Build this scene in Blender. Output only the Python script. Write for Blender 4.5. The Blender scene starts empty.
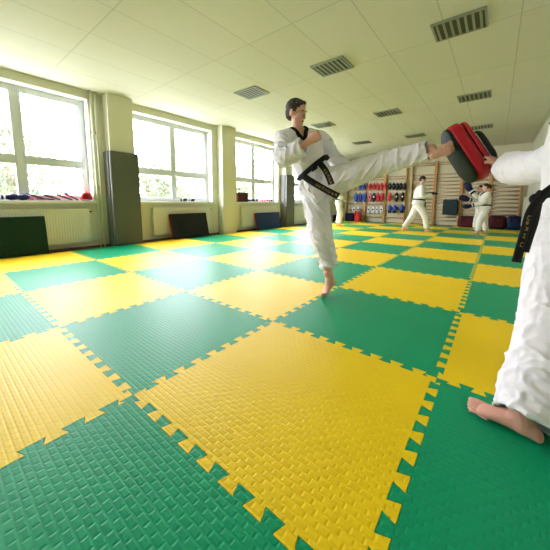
import bpy, bmesh, math, random
from mathutils import Vector as V, Matrix, noise
from mathutils.bvhtree import BVHTree
random.seed(4)
PI = math.pi
S = bpy.context.scene
COL = S.collection
# ---------------------------------------------------------------- camera
CAM = V((1.1029, -1.3795, 0.7762)); YAW, PITCH, ROLL = 2.2406, -0.1243, 0.0057
FPX, CX, CY = 277.53, 275.2, 236.69
F = V((math.cos(PITCH)*math.cos(YAW), math.cos(PITCH)*math.sin(YAW), math.sin(PITCH)))
R0 = V((math.sin(YAW), -math.cos(YAW), 0)); U0 = R0.cross(F)
RT = math.cos(ROLL)*R0 + math.sin(ROLL)*U0
UP = -math.sin(ROLL)*R0 + math.cos(ROLL)*U0
cd = bpy.data.cameras.new('camera'); cam = bpy.data.objects.new('camera', cd); COL.objects.link(cam)
cam.matrix_world = Matrix(((RT.x, UP.x, -F.x, CAM.x), (RT.y, UP.y, -F.y, CAM.y), (RT.z, UP.z, -F.z, CAM.z), (0, 0, 0, 1)))
cd.sensor_fit = 'HORIZONTAL'; cd.sensor_width = 36; cd.lens = 36*FPX/550
cd.shift_x = (275-CX)/550; cd.shift_y = (CY-275)/550; cd.clip_start = .05; cd.clip_end = 200
S.camera = cam
# ---------------------------------------------------------------- world, light, exposure
S.view_settings.view_transform = 'Standard'; S.view_settings.look = 'None'
S.view_settings.gamma = 1; S.view_settings.use_curve_mapping = False
S.view_settings.exposure = 2.0
w = bpy.data.worlds.new('sky'); S.world = w; w.use_nodes = True
bg = w.node_tree.nodes['Background']; bg.inputs[0].default_value = (.97, .945, 1.08, 1); bg.inputs[1].default_value = 8.0
WIN = [(-3.95, -2.1), (-1.3, .46), (1.15, 3.0), (3.62, 5.58), (6.1, 8.1)]
SILL, HEAD, XW, XG = .77, 2.44, -4.3, -4.5
for i, (a, b) in enumerate(WIN):
    ld = bpy.data.lights.new('window_portal', 'AREA'); ld.shape = 'RECTANGLE'; ld.size = b-a; ld.size_y = HEAD-SILL
    ld.cycles.is_portal = True
    lo = bpy.data.objects.new('window_portal', ld); COL.objects.link(lo)
    lo.location = (XG-.1, (a+b)/2, (SILL+HEAD)/2); lo.rotation_euler = (0, -PI/2, PI)
    lo.rotation_euler = V((-1, 0, 0)).to_track_quat('Z', 'Y').to_euler()
    lo.rotation_euler = Matrix(((0, 0, -1), (1, 0, 0), (0, -1, 0))).to_euler()

def at(px, py, d):                      # a point seen at that pixel, d metres along the view axis
    return CAM + d*(F + RT*((px-CX)/FPX) - UP*((py-CY)/FPX))
# ---------------------------------------------------------------- materials
MATS = {}
def mat(name, col, rough=.6, spec=.5, metal=0, bump=None, var=0, sheen=0, coat=0):
    if name in MATS: return MATS[name]
    m = bpy.data.materials.new(name); m.use_nodes = True; nt = m.node_tree; n = nt.nodes; l = nt.links
    b = n['Principled BSDF']; c = tuple(col)+(1,)
    b.inputs['Base Color'].default_value = c; b.inputs['Roughness'].default_value = rough
    b.inputs['Specular IOR Level'].default_value = spec; b.inputs['Metallic'].default_value = metal
    if sheen: b.inputs['Sheen Weight'].default_value = sheen
    if coat: b.inputs['Coat Weight'].default_value = coat
    tc = n.new('ShaderNodeTexCoord')
    if var:
        nz = n.new('ShaderNodeTexNoise'); nz.inputs['Scale'].default_value = 3; nz.inputs['Detail'].default_value = 5
        l.new(tc.outputs['Object'], nz.inputs['Vector'])
        mx = n.new('ShaderNodeMixRGB'); mx.inputs[1].default_value = tuple(x*(1-var) for x in col)+(1,); mx.inputs[2].default_value = tuple(min(1, x*(1+var)) for x in col)+(1,)
        l.new(nz.outputs['Fac'], mx.inputs[0]); l.new(mx.outputs[0], b.inputs['Base Color'])
    if bump:
        nz = n.new('ShaderNodeTexNoise'); nz.inputs['Scale'].default_value = bump[0]; nz.inputs['Detail'].default_value = 4
        l.new(tc.outputs['Object'], nz.inputs['Vector'])
        bp = n.new('ShaderNodeBump'); bp.inputs['Strength'].default_value = bump[1]; bp.inputs['Distance'].default_value = bump[2]
        l.new(nz.outputs['Fac'], bp.inputs['Height']); l.new(bp.outputs[0], b.inputs['Normal'])
    MATS[name] = m; return m
def mat_foam(name, col):
    m = mat(name, col, rough=.42, spec=.22, var=.04); nt = m.node_tree; n = nt.nodes; l = nt.links; b = n['Principled BSDF']
    tc = n.new('ShaderNodeTexCoord')
    br = n.new('ShaderNodeTexBrick'); br.inputs['Scale'].default_value = 1; br.offset = .5
    br.inputs['Brick Width'].default_value = .034; br.inputs['Row Height'].default_value = .021
    br.inputs['Mortar Size'].default_value = .006; br.inputs['Mortar Smooth'].default_value = 1
    l.new(tc.outputs['Object'], br.inputs['Vector'])
    bp = n.new('ShaderNodeBump'); bp.inputs['Strength'].default_value = .5; bp.inputs['Distance'].default_value = .0018; bp.invert = True
    l.new(br.outputs['Fac'], bp.inputs['Height']); l.new(bp.outputs[0], b.inputs['Normal'])
    return m
M_Y = mat_foam('yellow_foam', (.86, .60, .008)); M_G = mat_foam('green_foam', (.001, .31, .135))
M_WALL = mat('cream_plaster', (.66, .66, .52), .7, .3, bump=(60, .15, .002), var=.03)
M_REV = mat('white_plaster', (.82, .83, .80), .6, .3)
M_CEIL = mat('ceiling_white', (.74, .75, .58), .8, .2)
M_WOODF = mat('parquet', (.16, .07, .03), .5, .4, var=.2)
M_PVC = mat('white_plastic_frame', (.62, .66, .66), .35)
M_RAD = mat('radiator_enamel', (.70, .70, .60), .4)
M_CLOTH = mat('white_cotton', (.80, .79, .83), .9, .15, bump=(400, .12, .002), sheen=.1)
M_CLOTHC = mat('cream_cotton', (.74, .74, .66), .9, .15, bump=(400, .12, .002))
M_BLACK = mat('black_cotton', (.010, .010, .012), .8, .3, bump=(300, .2, .002))
M_GOLD = mat('gold_thread', (.40, .28, .08), .5)
M_NAVYM = mat('navy_print', (.02, .025, .09), .6)
M_SKIN = mat('skin', (.70, .40, .29), .5, .4, bump=(60, .1, .002), var=.08)
M_SKIN2 = mat('skin_fair', (.62, .32, .24), .5, .4, bump=(60, .1, .002), var=.08)
M_LIP = mat('lips', (.45, .16, .14), .5)
M_EYE = mat('eye_white', (.8, .8, .78), .2); M_IRIS = mat('iris', (.05, .03, .02), .2)
M_HAIR = mat('dark_hair', (.022, .014, .010), .6, .4, bump=(120, .5, .006))
M_HAIRB = mat('brown_hair', (.06, .03, .015), .6, .4, bump=(120, .5, .006))
M_WOOD = mat('beech', (.50, .26, .09), .45, .4, var=.12); M_RUNG = mat('beech_rung', (.46, .30, .14), .45, .4, var=.1)
M_RED = mat('red_vinyl', (.42, .006, .018), .45, .35, bump=(40, .1, .003)); M_RED2 = mat('red_leather', (.58, .02, .03), .35)
M_DRED = mat('dark_red_vinyl', (.06, .004, .008), .6, .25); M_NAVY = mat('navy_vinyl', (.005, .010, .05), .55, .25)
M_BLUE = mat('blue_leather', (.015, .07, .42), .4); M_BLK = mat('black_vinyl', (.006, .0065, .007), .5, .3, bump=(50, .1, .003))
M_DGREEN = mat('dark_green_vinyl', (.001, .026, .010), .6, .25, bump=(30, .08, .003)); M_OLIVE = mat('dark_olive_vinyl', (.006, .017, .008), .65, .2, bump=(30, .1, .003))
M_DBLUE = mat('deep_blue_vinyl', (.002, .02, .085), .55, .3); M_TEAL = mat('dark_teal_vinyl', (.006, .024, .03), .55, .3)
M_PAD = mat('grey_vinyl', (.095, .105, .088), .5, .4, bump=(30, .08, .003)); M_WHITE = mat('white_leather', (.75, .75, .75), .4)
M_BROWN = mat('brown_leather', (.25, .11, .04), .5); M_PINK = mat('pink_leather', (.6, .12, .2), .4)
M_VENT = mat('grey_metal', (.26, .28, .22), .5, .5, .3); M_VENTD = mat('vent_dark', (.07, .075, .055), .8)
M_STEEL = mat('dark_steel', (.08, .08, .08), .4, .5, .6)
M_LEAF = mat('tree_leaves', (.085, .115, .055), .6); M_BARK = mat('bark', (.12, .09, .06), .9)
M_BOUNCE = mat('bounce_ground', (.42, .45, .36), .9)  # ground colour made pale on purpose, to bounce daylight up onto the ceiling
g = bpy.data.materials.new('window_glass'); g.use_nodes = True; nt = g.node_tree; nt.nodes.clear()
o_ = nt.nodes.new('ShaderNodeOutputMaterial'); tr = nt.nodes.new('ShaderNodeBsdfTransparent'); gl = nt.nodes.new('ShaderNodeBsdfGlossy'); mx = nt.nodes.new('ShaderNodeMixShader')
gl.inputs['Roughness'].default_value = .02; mx.inputs[0].default_value = .06
nt.links.new(tr.outputs[0], mx.inputs[1]); nt.links.new(gl.outputs[0], mx.inputs[2]); nt.links.new(mx.outputs[0], o_.inputs[0])
M_GLASS = g
# ---------------------------------------------------------------- helpers
def tag(o, label=None, cat=None, group=None, kind=None):
    if label: o['label'] = label
    if cat: o['category'] = cat
    if group: o['group'] = group
    if kind: o['kind'] = kind
    return o
def obj(name, bm, m, parent=None, smooth=False, bevel=0):
    me = bpy.data.meshes.new(name)
    if isinstance(bm, bpy.types.Mesh): me = bm
    else:
        bmesh.ops.recalc_face_normals(bm, faces=bm.faces); bm.to_mesh(me); bm.free()
    o = bpy.data.objects.new(name, me); COL.objects.link(o)
    for x in (m if isinstance(m, (list, tuple)) else [m]): me.materials.append(x)
    if smooth: me.polygons.foreach_set('use_smooth', [True]*len(me.polygons))
    if parent is not None:
        o.parent = parent; o.matrix_parent_inverse = Matrix.Identity(4)
        bake_local(o, parent)
    if bevel:
        b = o.modifiers.new('bevel', 'BEVEL'); b.width = bevel; b.segments = 3; b.limit_method = 'ANGLE'
        me.polygons.foreach_set('use_smooth', [True]*len(me.polygons))
        try: me.set_sharp_from_angle(angle=.7)
        except Exception: pass
    return o
def world_of(o):
    m = Matrix.Translation(o.location) @ o.rotation_euler.to_matrix().to_4x4()
    return world_of(o.parent) @ m if o.parent else m
def bake_local(o, parent):
    if parent.get('_local'): return       # geometry already in the parent's own coordinates
    o.data.transform(world_of(parent).inverted())
def empty(name, loc, rz=0, local=False, rot=None):
    o = bpy.data.objects.new(name, None); COL.objects.link(o); o.location = loc; o.rotation_euler = rot or (0, 0, rz); o.empty_display_size = .1
    return o
def box(bm, a, b, mi=0):
    v = [bm.verts.new((x, y, z)) for x in (a[0], b[0]) for y in (a[1], b[1]) for z in (a[2], b[2])]
    for f in ((0, 1, 3, 2), (4, 6, 7, 5), (0, 4, 5, 1), (2, 3, 7, 6), (0, 2, 6, 4), (1, 5, 7, 3)):
        bm.faces.new([v[i] for i in f]).material_index = mi
def NB(): return bmesh.new()
def rings(bm, R, n=20, cap='round', mi=0, cap2=None):
    """R = list of (centre, Uvec, Vvec); closed loft; cap round / flat / open (open = hollowed end)"""
    R = list(R); cap2 = cap2 or cap
    def ends(R, kind):
        c, u, v = R[0]; d = (c-R[1][0]); d = d.normalized() if d.length > 1e-6 else u.cross(v).normalized()
        r = min(u.length, v.length); out = []
        if kind == 'round':
            for k in (1, 2, 3):
                t = k*PI/2/3.3; out.insert(0, (c+d*r*math.sin(t), u*math.cos(t), v*math.cos(t)))
        elif kind == 'open':
            w_ = 1-.013/max(r, .03)
            out = [(c-d*.05, u*w_, v*w_), (c-d*.01, u*w_, v*w_), (c, u*w_, v*w_)]
        return out
    R = ends(R, cap)+R; R = R[::-1]; R = ends(R, cap2)+R
    vs = []
    for c, u, v in R:
        vs.append([bm.verts.new(c+u*math.cos(2*PI*i/n)+v*math.sin(2*PI*i/n)) for i in range(n)])
    for a, b in zip(vs, vs[1:]):
        for i in range(n): bm.faces.new((a[i], a[(i+1) % n], b[(i+1) % n], b[i])).material_index = mi
    bm.faces.new(vs[0]).material_index = mi; bm.faces.new(vs[-1][::-1]).material_index = mi
def tube(bm, pts, rad, n=14, cap='round', flat=1, side=None, cap2=None, mi=0):
    """smooth tube through pts; rad scalar or list; flat squashes across side"""
    pts = [V(p) for p in pts]; m = len(pts)
    if not isinstance(rad, (list, tuple)): rad = [rad]*m
    R = []; prev = None
    for i in range(m):
        t = (pts[min(i+1, m-1)]-pts[max(i-1, 0)]).normalized()
        if prev is None:
            a = V(side) if side is not None else (V((0, 0, 1)) if abs(t.z) < .9 else V((1, 0, 0)))
        else: a = prev
        u = (a-t*a.dot(t)).normalized(); v = t.cross(u); prev = u
        R.append((pts[i], u*rad[i], v*rad[i]*flat))
    rings(bm, R, n, cap, mi, cap2)
def spline(pts, rad, k=5):
    P = [V(p) for p in pts]; out = []; ro = []
    for i in range(len(P)-1):
        p0 = P[max(i-1, 0)]; p1 = P[i]; p2 = P[i+1]; p3 = P[min(i+2, len(P)-1)]
        for j in range(k):
            t = j/k
            out.append(.5*((2*p1)+(p2-p0)*t+(2*p0-5*p1+4*p2-p3)*t*t+(3*p1-p0-3*p2+p3)*t**3)); ro.append(rad[i]*(1-t)+rad[i+1]*t)
    return out+[P[-1]], ro+[rad[-1]]
def ell(bm, c, ax, n=16):
    """ellipsoid, ax = three vectors"""
    x, y, z = ax; m = n//2; R = []
    top = bm.verts.new(V(c)+z); bot = bm.verts.new(V(c)-z); L = []
    for j in range(1, m):
        t = PI*j/m
        L.append([bm.verts.new(V(c)+z*math.cos(t)+(x*math.cos(2*PI*i/n)+y*math.sin(2*PI*i/n))*math.sin(t)) for i in range(n)])
    for i in range(n):
        bm.faces.new((top, L[0][i], L[0][(i+1) % n])); bm.faces.new((bot, L[-1][(i+1) % n], L[-1][i]))
    for a, b in zip(L, L[1:]):
        for i in range(n): bm.faces.new((a[i], b[i], b[(i+1) % n], a[(i+1) % n]))
def remesh(bm, vox, smooth=4):
    me = bpy.data.meshes.new('t'); bm.to_mesh(me); bm.free()
    o = bpy.data.objects.new('t', me); COL.objects.link(o)
    r = o.modifiers.new('r', 'REMESH'); r.mode = 'VOXEL'; r.voxel_size = vox
    if smooth:
        s = o.modifiers.new('s', 'SMOOTH'); s.factor = .5; s.iterations = smooth
    dg = bpy.context.evaluated_depsgraph_get(); dg.update()
    out = bpy.data.meshes.new_from_object(o.evaluated_get(dg))
    bpy.data.objects.remove(o); bpy.data.meshes.remove(me)
    return out
def wrinkle(me, amp, bones, fa=3, fc=22, seed=0.):
    """cloth folds: ridges drawn out along each bone's fold direction"""
    B = [(V(a), V(b), V(d).normalized(), s) for a, b, d, s in bones]
    nr = [v.normal.copy() for v in me.vertices]
    for v in me.vertices:
        p = v.co; best = None
        acc = 0; wsum = 0
        for a, b, d, s in B:
            ab = b-a; t = max(0, min(1, (p-a).dot(ab)/ab.length_squared)); q = (p-(a+ab*t)).length
            wgt = 1/(q*q*q*q+1e-6)
            h = p*fc+d*(p.dot(d)*(fa-fc))+V((seed, seed*1.7, 0))
            n1 = max(0, 1-3.2*abs(noise.noise(h)))**1.6; n2 = max(0, 1-3*abs(noise.noise(h*2.2+V((5, 3, 1)))))**1.5
            acc += wgt*s*(n1*.9+n2*.35-.4); wsum += wgt
        v.co = p+nr[v.index]*(amp*acc/wsum)
    me.update()
def bvh(me): return BVHTree.FromPolygons([v.co for v in me.vertices], [tuple(p.vertices) for p in me.polygons])
def ribbon(bm, P, Nn, wid, th, wd=None, mi=0):
    """band along points P with surface normals Nn"""
    rows = []
    for i, (p, n) in enumerate(zip(P, Nn)):
        t = (P[min(i+1, len(P)-1)]-P[max(i-1, 0)]).normalized(); s = (t.cross(n)).normalized() if wd is None else wd
        w_ = wid[i] if isinstance(wid, list) else wid
        rows.append([bm.verts.new(p+s*w_/2), bm.verts.new(p+s*w_/2+n*th), bm.verts.new(p-s*w_/2+n*th), bm.verts.new(p-s*w_/2)])
    for a, b in zip(rows, rows[1:]):
        for i in range(4): bm.faces.new((a[i], a[(i+1) % 4], b[(i+1) % 4], b[i])).material_index = mi
    bm.faces.new(rows[0]).material_index = mi; bm.faces.new(rows[-1][::-1]).material_index = mi
def on_surface(tree, pts, off, n=6):
    P = []; N_ = []
    for a, b in zip(pts, pts[1:]):
        for k in range(n): P.append(V(a).lerp(V(b), k/n))
    P.append(V(pts[-1])); out = []
    for p in P:
        loc, nn, i, d = tree.find_nearest(p); out.append(loc+nn*off); N_.append(nn)
    for _ in range(2): N_ = [(N_[max(i-1, 0)]+N_[i]+N_[min(i+1, len(N_)-1)]).normalized() for i in range(len(N_))]
    return out, N_
def belt_ring(tree, c, axis, wid, th, m=48, rmax=.5):
    axis = V(axis).normalized(); a = (V((1, 0, 0))-axis*axis.x).normalized(); b = axis.cross(a); rr = []
    for i in range(m):
        d = a*math.cos(2*PI*i/m)+b*math.sin(2*PI*i/m); r = 0
        for o in (-.4, 0, .4):
            loc, nn, k, dist = tree.ray_cast(c+d*rmax+axis*wid*o, -d)
            if loc is not None: r = max(r, (loc-c).dot(d))
        rr.append((d, r or .14))
    med = sorted(r for d, r in rr)[m//2]
    rr = [(d, min(r, med*1.5)) for d, r in rr]
    rr = [(rr[i][0], max(rr[i][1], (rr[i-1][1]+rr[(i+1) % m][1])/2)) for i in range(m)]
    bm = NB(); rows = []
    for d, r in rr:
        q = c+d*(r-.004); e = d*(th+.004)
        rows.append([bm.verts.new(q+axis*wid/2), bm.verts.new(q+axis*wid/2+e), bm.verts.new(q-axis*wid/2+e), bm.verts.new(q-axis*wid/2)])
    for i in range(m):
        A = rows[i]; B_ = rows[(i+1) % m]
        for j in range(4): bm.faces.new((A[j], A[(j+1) % 4], B_[(j+1) % 4], B_[j]))
    return bm, rr
# ================================================================ SETTING
UL = [-4.03, -3.0, -2.007, -.962, .013, .956, 1.78]
VL = [-3.0, -2.0, -.923, -.022, .943, 1.995, 2.999, 3.974, 4.98, 6.006, 7.012, 8.035, 9.02, 9.76]
ZF = -.024; ZC = 2.56; YB = 9.92; XR = 1.8; YF = -5.0
def wallobj(name, boxes, m, bevel=0):
    bm = NB()
    for a, b in boxes: box(bm, a, b)
    return tag(obj(name, bm, m, bevel=bevel), kind='structure')
wallobj('floor', [((-4.6, YF-.2, ZF-.1), (XR+.2, YB+.2, ZF))], M_WOODF)
ZC_L = 2.66
wallobj('wall_back', [((-4.6, YB, ZF), (XR+.2, YB+.2, 3))], mat('cream_plaster_back_shade', (.56, .54, .38), .7, .3))  # wall colour lowered: the dimmer far end is painted into the plaster
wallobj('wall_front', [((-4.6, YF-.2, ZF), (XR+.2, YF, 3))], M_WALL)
wallobj('wall_right', [((XR, YF, ZF), (XR+.2, YB, 3))], mat('cream_plaster_right_shade', (.50, .50, .40), .7, .3))  # darker copy of the cream plaster, carrying the light falloff to the right
bx = [((XW-.3, YF, ZF), (XW, YB, SILL)), ((XW-.3, YF, HEAD), (XW, YB, 3))]
e = [YF]+[q for ab in WIN for q in ab]+[YB]
for i in range(0, len(e), 2): bx.append(((XW-.3, e[i], SILL), (XW, e[i+1], HEAD)))
wallobj('wall_left', bx, M_WALL)
# white window reveals, frames, sills
for i, (a, b) in enumerate(WIN):
    wn = tag(empty('window_%d' % (i+1), (XW, (a+b)/2, SILL)), kind='structure')
    bm = NB(); t = .012
    box(bm, (XG-.02, a, SILL), (XW+.002, a+t, HEAD)); box(bm, (XG-.02, b-t, SILL), (XW+.002, b, HEAD)); box(bm, (XG-.02, a+t, HEAD-t), (XW+.002, b-t, HEAD))
    obj('window_reveal', bm, M_REV, wn)
    bm = NB(); fw = .065; x0, x1 = XG-.04, XG+.03; c = (a+b)/2; zt = 1.38
    box(bm, (x0, a+t, SILL), (x1, a+t+fw, HEAD-t)); box(bm, (x0, b-t-fw, SILL), (x1, b-t, HEAD-t))
    box(bm, (x0, a+t+fw, SILL), (x1, b-t-fw, SILL+fw)); box(bm, (x0, a+t+fw, HEAD-t-fw), (x1, b-t-fw, HEAD-t))
    box(bm, (x0, c-.035, SILL+fw), (x1, c+.035, HEAD-t-fw)); box(bm, (x0, a+t+fw, zt-.035), (x1, c-.035, zt+.035)); box(bm, (x0, c+.035, zt-.035), (x1, b-t-fw, zt+.035))
    obj('window_frame', bm, M_PVC, wn, bevel=.004)
    for y0, y1 in ((a+t+fw, c-.035), (c+.035, b-t-fw)):
        for z0, z1 in ((SILL+fw, zt-.035), (zt+.035, HEAD-t-fw)):
            bm = NB(); s = .03; xx = x1+.012
            box(bm, (x1-.03, y0, z0), (xx, y0+s, z1)); box(bm, (x1-.03, y1-s, z0), (xx, y1, z1)); box(bm, (x1-.03, y0+s, z0), (xx, y1-s, z0+s)); box(bm, (x1-.03, y0+s, z1-s), (xx, y1-s, z1))
            sh = obj('window_sash', bm, M_PVC, wn, bevel=.003)
            bm = NB(); box(bm, (XG-.004, y0+s-.005, z0+s-.005), (XG+.001, y1-s+.005, z1-s+.005)); obj('window_pane', bm, M_GLASS, wn)
    bm = NB(); box(bm, (XG+.03, a-.05, SILL-.035), (XW+.06, b+.05, SILL+.004)); obj('window_sill', bm, mat('sill_white', (.72, .73, .66), .4), wn, bevel=.006)
# ceiling with panel joints
cm = mat('ceiling_panels', (.74, .75, .56), .8, .2); n = cm.node_tree.nodes; l = cm.node_tree.links
tc = n.new('ShaderNodeTexCoord'); mp = n.new('ShaderNodeMapping'); mp.inputs['Location'].default_value = (.06, .1, 0)
br = n.new('ShaderNodeTexBrick'); br.offset = 0; br.inputs['Scale'].default_value = 1; br.inputs['Brick Width'].default_value = .6; br.inputs['Row Height'].default_value = 1.2
br.inputs['Mortar Size'].default_value = .006; br.inputs['Mortar Smooth'].default_value = .2
br.inputs['Color1'].default_value = (.57, .57, .47, 1); br.inputs['Color2'].default_value = (.55, .55, .455, 1); br.inputs['Mortar'].default_value = (.42, .42, .35, 1)
l.new(tc.outputs['Object'], mp.inputs[0]); l.new(mp.outputs[0], br.inputs['Vector']); l.new(br.outputs['Color'], n['Principled BSDF'].inputs['Base Color'])
wallobj('ceiling', [((-4.6, YF-.2, ZC), (XR+.2, YB+.2, ZC+.1))], cm)
# pilasters
PIL = [(.68, 1.09), (3.16, 3.6), (5.72, 6.08), (-1.95, -1.4)]
for i, (a, b) in enumerate(PIL):
    wallobj('trim_%d' % (i+1), [((XW, a, ZF), (-4.11, b, ZC))], M_WALL)
wallobj('baseboard_left', [((XW, YF, ZF), (XW+.02, .68, .015)), ((XW, 1.09, ZF), (XW+.02, 3.16, .015)), ((XW, 3.6, ZF), (XW+.02, 5.72, .015)), ((XW, 6.08, ZF), (XW+.02, YB, .015))], M_WOODF)
wallobj('baseboard_back', [((XW+.02, YB-.02, ZF), (XR, YB, .015))], M_WOODF)
# ---------------------------------------------------------------- padded columns
for (a, b), lab in ((PIL[0], 'tall grey vinyl pad wrapped round the nearest window-wall column'), (PIL[2], 'tall grey vinyl pad wrapped round the farther column beside the blue mat')):
    r = tag(empty('column_pad', (-4.08, (a+b)/2, 0)), lab, 'wall padding')
    bm = NB(); box(bm, (-4.11, a-.035, .0), (-4.04, b+.035, 1.62)); obj('front_pad', bm, M_PAD, r, bevel=.015)
    bm = NB(); box(bm, (XW+.02, a-.05, .0), (-4.112, a-.002, 1.62)); obj('side_pad', bm, M_PAD, r, bevel=.01)
    bm = NB(); box(bm, (XW+.02, b+.002, .0), (-4.112, b+.05, 1.62)); obj('side_pad', bm, M_PAD, r, bevel=.01)
# ---------------------------------------------------------------- floor mats
def edge(p, q, flip):
    """interlocking dovetail edge from p to q, 2-D"""
    p = V(p); q = V(q); L = (q-p).length; t = (q-p)/L; nrm = V((-t.y, t.x)); k = 9; w_ = L/k; out = [p]; dp = .017
    for i in range(k):
        s = 1 if (i+flip) % 2 == 0 else -1
        c = (i+.5)*w_
        a0, a1, b0, b1 = c-w_*.42, c+w_*.42, c-w_*.52, c+w_*.52
        if i == 0: b0 = a0 = w_*.18
        if i == k-1: b1 = a1 = L-w_*.18
        out += [p+t*a0, p+t*b0+nrm*dp*s, p+t*b1+nrm*dp*s, p+t*a1]
    # drop the overhang duplicates
    return out+[q]
def edge(p, q, flip):
    p = V(p); q = V(q); L = (q-p).length; t = (q-p)/L; nrm = V((-t.y, t.x)); k = 19; w_ = L/k; d = .018; out = [p]; s = 1 if flip else -1
    for i in range(1, k):            # sign alternates at each crossing; slanted flanks make the dovetail
        lean = w_*.14*(1 if i % 2 else -1)
        cur = s*(1 if i % 2 else -1); x = i*w_
        lean = w_*.13
        pre = -cur if i > 1 else 0; post = cur if i < k-1 else cur
        if i == 1: out += [p+t*(x+lean), p+t*(x-lean)+nrm*d*cur]
        else: out += [p+t*(x+lean)+nrm*d*(-cur), p+t*(x-lean)+nrm*d*cur]
    i = k-1; cur = s*(1 if i % 2 else -1)
    out += [p+t*(L-w_*.8+lean)+nrm*d*cur, p+t*(L-w_*.8-lean)]
    return out+[q]
def straight(p, q): return [V(p), V(q)]
ORD = 'first second third fourth fifth sixth seventh eighth ninth tenth eleventh twelfth thirteenth'.split()
EC = {}
def shared(i0, j0, i1, j1):
    key = (i0, j0, i1, j1)
    if key not in EC:
        p, q = (UL[i0], VL[j0]), (UL[i1], VL[j1])
        border = (i0 == i1 and i0 in (0, len(UL)-1)) or (j0 == j1 and j0 in (0, len(VL)-1))
        EC[key] = straight(p, q) if border else edge(p, q, (i0+j0) % 2)
    return EC[key]
def offset(poly, d):
    out = []; n_ = len(poly)
    for i in range(n_):
        a, b, c = poly[i-1], poly[i], poly[(i+1) % n_]
        t1 = (b-a).normalized(); t2 = (c-b).normalized(); n1 = V((-t1.y, t1.x)); n2 = V((-t2.y, t2.x)); m = n1+n2
        m = m/max(.5, m.dot(n1)) if m.length > 1e-4 else n1
        out.append(b+m*d)
    return out
nc, nr_ = len(UL)-1, len(VL)-1
for i in range(nc):
    for j in range(nr_):
        poly = shared(i, j, i+1, j)[:-1]+shared(i+1, j, i+1, j+1)[:-1]+shared(i, j+1, i+1, j+1)[::-1][:-1]+shared(i, j, i, j+1)[::-1][:-1]
        poly = offset(poly, .0007)
        cx, cy = (UL[i]+UL[i+1])/2, (VL[j]+VL[j+1])/2
        bm = NB(); lo = [bm.verts.new((p.x-cx, p.y-cy, 0)) for p in poly]; hi = [bm.verts.new((p.x-cx, p.y-cy, -ZF)) for p in poly]
        bm.faces.new(hi); bm.faces.new(lo[::-1]); n_ = len(poly)
        for k in range(n_): bm.faces.new((lo[k], lo[(k+1) % n_], hi[(k+1) % n_], hi[k]))
        green = ((i-4)+(j-3)) % 2 == 0; cn = 'green' if green else 'yellow'
        o = obj('puzzle_mat', bm, M_G if green else M_Y); o.location = (cx, cy, ZF)
        tag(o, '%s foam puzzle mat, %s column from the windows, %s row from the wall bars' % (cn, ORD[i], ORD[nr_-1-j]), 'floor mat', 'interlocking foam floor mats')
# ---------------------------------------------------------------- radiators
def radiator(y0, y1, lab, z0=.1, z1=.64):
    r = tag(empty('radiator', (XW+.06, (y0+y1)/2, z0)), lab, 'radiator', 'panel radiators under the windows'); h = z1-z0
    bm = NB(); box(bm, (XW+.085, y0, z0), (XW+.10, y1, z1)); k = int((y1-y0)/.035)
    for i in range(k):
        y = y0+.02+(y1-y0-.04)*(i+.5)/k; box(bm, (XW+.10, y-.010, z0+.03), (XW+.106, y+.010, z1-.03))
    obj('front_panel', bm, M_RAD, r, bevel=.003)
    bm = NB(); box(bm, (XW+.035, y0+.01, z0), (XW+.05, y1-.01, z1-.02)); obj('rear_panel', bm, M_RAD, r)
    bm = NB(); box(bm, (XW+.03, y0, z1-.0), (XW+.106, y1, z1+.012)); obj('top_grille', bm, M_RAD, r)
    for yy in (y0, y1-.006):
        bm = NB(); box(bm, (XW+.03, yy, z0+.01), (XW+.084, yy+.006, z1)); obj('side_cover', bm, M_RAD, r)
    for yy in (y0+.2, y1-.2):
        bm = NB(); box(bm, (XW, yy, z0+.05), (XW+.034, yy+.03, z1-.08)); obj('bracket', bm, M_STEEL, r)
    bm = NB(); tube(bm, [(XW+.06, y1, z1-.04), (XW+.06, y1+.045, z1-.04)], .013); obj('valve', bm, M_STEEL, r, True)
    return r
radiator(-1.1, .33, 'ribbed cream radiator behind the green mat under the nearest window')
radiator(1.44, 2.85, 'ribbed cream radiator behind the black mat')
radiator(3.9, 5.4, 'ribbed cream radiator behind the blue mat')
radiator(6.35, 7.9, 'cream radiator behind the farther padded column, under the last window')
radiator(-3.7, -2.3, 'ribbed cream radiator under the window behind the camera')
for y0, lab in ((.46, 'pair of painted heating pipes in the corner left of the near padded column'),):
    r = tag(empty('heating_pipe', (XW+.05, y0, 0)), lab, 'pipe')
    for dy in (.025, .085):
        bm = NB(); tube(bm, [(XW+.055, y0+dy, ZF+.002), (XW+.055, y0+dy, ZC-.002)], .013, cap='flat'); ri = obj('riser', bm, M_WALL, r, True)
        for z in (1.0, 1.9):
            bm = NB(); box(bm, (XW+.002, y0+dy-.012, z), (XW+.05, y0+dy+.012, z+.02)); obj('bracket', bm, M_STEEL, ri)
    bm = NB(); tube(bm, [(XW+.06, .378, .60), (XW+.055, y0+.03, .60)], .009); obj('branch', bm, M_WALL, r, True)
    bm = NB(); tube(bm, [(XW+.06, .34, .13), (XW+.055, y0+.09, .13)], .009); obj('branch', bm, M_WALL, r, True)
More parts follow.
